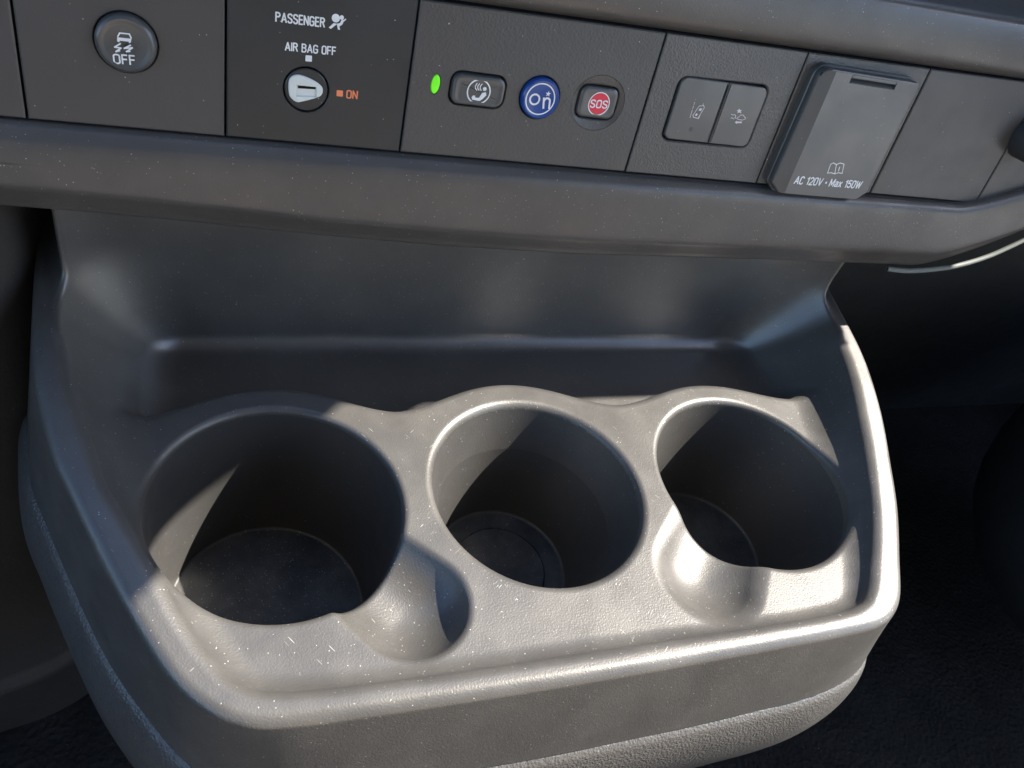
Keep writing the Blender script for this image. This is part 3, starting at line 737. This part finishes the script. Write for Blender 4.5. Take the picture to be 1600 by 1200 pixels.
# lower trim: cross-section (v, w) swept along the row; at the right end it turns upwards
us = np.concatenate([np.linspace(-150, 300, 60), np.linspace(304, 420, 30)])
def rise(u): return max(0.0, u - 308) ** 1.35 * 0.094
def low_v(v, u):
    r = rise(u); return v + r * (1.0 if v < -5 else 0.88)
def ledge(u): return 3.6 - 0.006 * (u + 40)        # ledge a little wider at the left
def bottom(u): return np.interp(u, [-60, -10, 40, 84, 135, 224, 290, 420], [-24.6, -26.6, -29.8, -31.6, -32.6, -31.2, -30.6, -30.6])
secs = []
for u in us:
    L_ = ledge(u); bt = bottom(u)
    ctl = [(VB - 0.5, -3.2), (VB - 0.7, -0.6), (VB - 1.0, 0.5), (VB - L_ * 0.5, 1.9), (VB - L_, 3.5), (VB - L_ - 1.1, 4.4), (VB - L_ - 3, 4.8), (VB - L_ - 7, 4.9),
           (bt + 15.5, 4.8), (bt + 10.5, 4.6), (bt + 8.6, 4.1), (bt + 7, 3.0), (bt + 2.2, -0.9), (bt - 0.2, -2.6), (bt - 0.8, -5), (bt + .5, -14), (bt + 3, -40)]
    s = catmull(ctl, 4)
    secs.append([W(u, low_v(v, u), w) for v, w in s])
o = grid_obj('lower_trim', secs, M_TRIM, trim, flip=False)
# upper trim above the switches
secs = []
for u in us:
    tv = vt(u)
    ctl = [(tv + 0.6, -3.2), (tv + 0.8, -1.5), (tv + 1.6, 0.4), (tv + 2.6, 2.4), (tv + 4, 3.6), (tv + 7, 4.3), (tv + 12, 4.6), (tv + 18.5, 4.2), (tv + 20.5, 3.2), (tv + 21.8, 0.8), (tv + 22.6, -3), (tv + 25, -12), (tv + 34, -28), (tv + 60, -50), (tv + 110, -70)]
    secs.append([W(u, v, w) for v, w in catmull(ctl, 4)])
grid_obj('upper_trim', secs, M_TRIM, trim, flip=True)
# pale piping under the right end
pp = [(1386, 420), (1420, 423), (1465, 420), (1500, 414), (1540, 402), (1575, 387), (1610, 370)]
cl = catmull([W(*uv(x, y, -1.0), -1.0) for x, y in pp], 6)
rows = []
for i, p in enumerate(cl):
    r_ = 1.2 if 0 < i < len(cl) - 1 else 0.9
    rows.append([p + r_ * (math.cos(a) * PN + math.sin(a) * PV) for a in np.linspace(0, 2 * math.pi, 14, endpoint=False)])
o = grid_obj('edge_piping', rows, M_PIPE, trim, closed=True)

# ------------------------------------------------------------------ surroundings
def struct(o): o['kind'] = 'structure'; return o
# footwell floor and the wall behind it
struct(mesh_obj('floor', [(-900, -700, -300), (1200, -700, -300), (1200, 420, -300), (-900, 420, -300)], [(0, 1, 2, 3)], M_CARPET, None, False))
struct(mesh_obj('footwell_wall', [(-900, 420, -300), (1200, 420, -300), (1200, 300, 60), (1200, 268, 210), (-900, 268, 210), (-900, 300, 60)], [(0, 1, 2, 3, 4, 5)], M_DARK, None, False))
# engine cover at left
prof = catmull([(-40, 320), (-48, 262), (-56, 236), (-70, 222), (-100, 212), (-160, 205), (-320, 200)], 8)
rows = []
for z, o_ in ((72, -6), (50, 0), (10, 2), (-60, 3), (-150, 3), (-228, 2), (-231, 3.5), (-234, 6.5), (-238, 7.5), (-242, 6), (-245, 2), (-250, 0), (-300, 0)):
    rows.append([(x, y - o_, z) for x, y in prof])
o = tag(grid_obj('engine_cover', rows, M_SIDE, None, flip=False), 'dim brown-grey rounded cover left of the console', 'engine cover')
# rounded dark moulding at the right, standing in for a seat base
rows = []
for i in range(17):
    a = math.pi * i / 16 - math.pi / 2
    rr = max(1e-3, math.cos(a)) ** 0.6
    rows.append([(700 + 150 * rr * math.cos(b), 150 + 150 * rr * math.sin(b), -130 + 120 * math.sin(a)) for b in np.linspace(0, 2 * math.pi, 40, endpoint=False)])
o = tag(grid_obj('rounded_moulding', rows, M_DARK, None, closed=True), 'dark rounded moulding in shadow at the lower right edge', 'dark moulding')
# unseen rest of the cabin, also shaping shade and bounce: roof, back, door bottoms and a seat; windscreen and side windows stay open
def box(name, lo_, hi_, mat):
    x0, y0, z0 = lo_; x1, y1, z1 = hi_
    v = [(x, y, z) for x in (x0, x1) for y in (y0, y1) for z in (z0, z1)]
    return mesh_obj(name, v, [(0, 1, 3, 2), (4, 6, 7, 5), (0, 4, 5, 1), (2, 3, 7, 6), (0, 2, 6, 4), (1, 5, 7, 3)], mat, None, False)
struct(box('ceiling', (-900, -1600, 980), (900, 120, 1010), M_ROOF))
struct(box('cabin_back', (-900, -1640, -300), (900, -1600, 1010), M_ROOF))
tag(box('left_door', (-960, -1600, -300), (-900, 500, 60), M_DARK), 'dark door lower half on the left, out of the picture', 'car door')
struct(mesh_obj('ground', [(-200000, -200000, -750), (200000, -200000, -750), (200000, 200000, -750), (-200000, 200000, -750)], [(0, 1, 2, 3)], M_GROUND, None, False))
tag(box('right_door', (1050, 0, -300), (1100, 500, 330), M_DARK), 'dark front part of the door on the right, height set to shade the floor, out of the picture', 'car door')  # raised to keep sun off the footwell floor
tag(box('right_door', (1050, -1600, -300), (1100, -4, -140), M_DARK), 'dark rear part of the door on the right, cut low to let light in, out of the picture', 'car door')  # lowered so light from the horizon reaches the tray
sc_ = thing('bounce_bench', 'tan cloth bench added behind the camera to bounce warm light, out of the picture', 'car bench', (100, -700, -300))  # added to bounce warm light onto the dash
def cushion(name, lo_, hi_, parent):
    c_ = (np.array(lo_) + np.array(hi_)) / 2; h_ = (np.array(hi_) - np.array(lo_)) / 2; rows = []
    for i in range(13):
        a = math.pi * i / 12 - math.pi / 2; ca = max(1e-3, math.cos(a)) ** 0.35; sa = math.copysign(abs(math.sin(a)) ** 0.5, math.sin(a))
        rows.append([c_ + h_ * np.array([ca * math.copysign(abs(math.cos(b)) ** 0.35, math.cos(b)), ca * math.copysign(abs(math.sin(b)) ** 0.35, math.sin(b)), sa]) for b in np.linspace(0, 2 * math.pi, 48, endpoint=False)])
    return grid_obj(name, rows, M_CLOTH, parent, closed=True)
cushion('seat_cushion', (-300, -700, -300), (600, -140, -110), sc_)
cushion('backrest', (-300, -860, -140), (600, -660, 600), sc_)

# unseen plates added as sun blockers, outlines cut to bound the patch of sun
def on_plate(p, D): p = np.array([p[0], p[1], 0.0]); return p + sdir * ((D - p @ sdir))
def sun_plate(name, label, pts, D, th_=12):
    V_ = [on_plate(p, D) for p in pts] + [on_plate(p, D + th_) for p in pts]; n = len(pts)
    F_ = [tuple(range(n)), tuple(range(2 * n - 1, n - 1, -1))] + [(j, (j + 1) % n, n + (j + 1) % n, n + j) for j in range(n)]
    return tag(mesh_obj(name, V_, F_, M_DARK, None, False), label, 'sun blocker')
sun_plate('sun_blocker_rear', 'unseen dark plate cut to shade the bin and dash, out of the picture', [(-290, -146), (-15, 129.5), (51, 195.5), (86, 196.5), (103, 206), (200, 206.5), (268, 206.5), (268.5, 222), (336, 225), (420, 240), (420, 330), (-290, 330)], 520)
sun_plate('sun_blocker_right', 'unseen dark plate added to keep sun off the right footwell, out of the picture', [(338, 226), (338, -60), (640, -60), (640, 262)], 540)
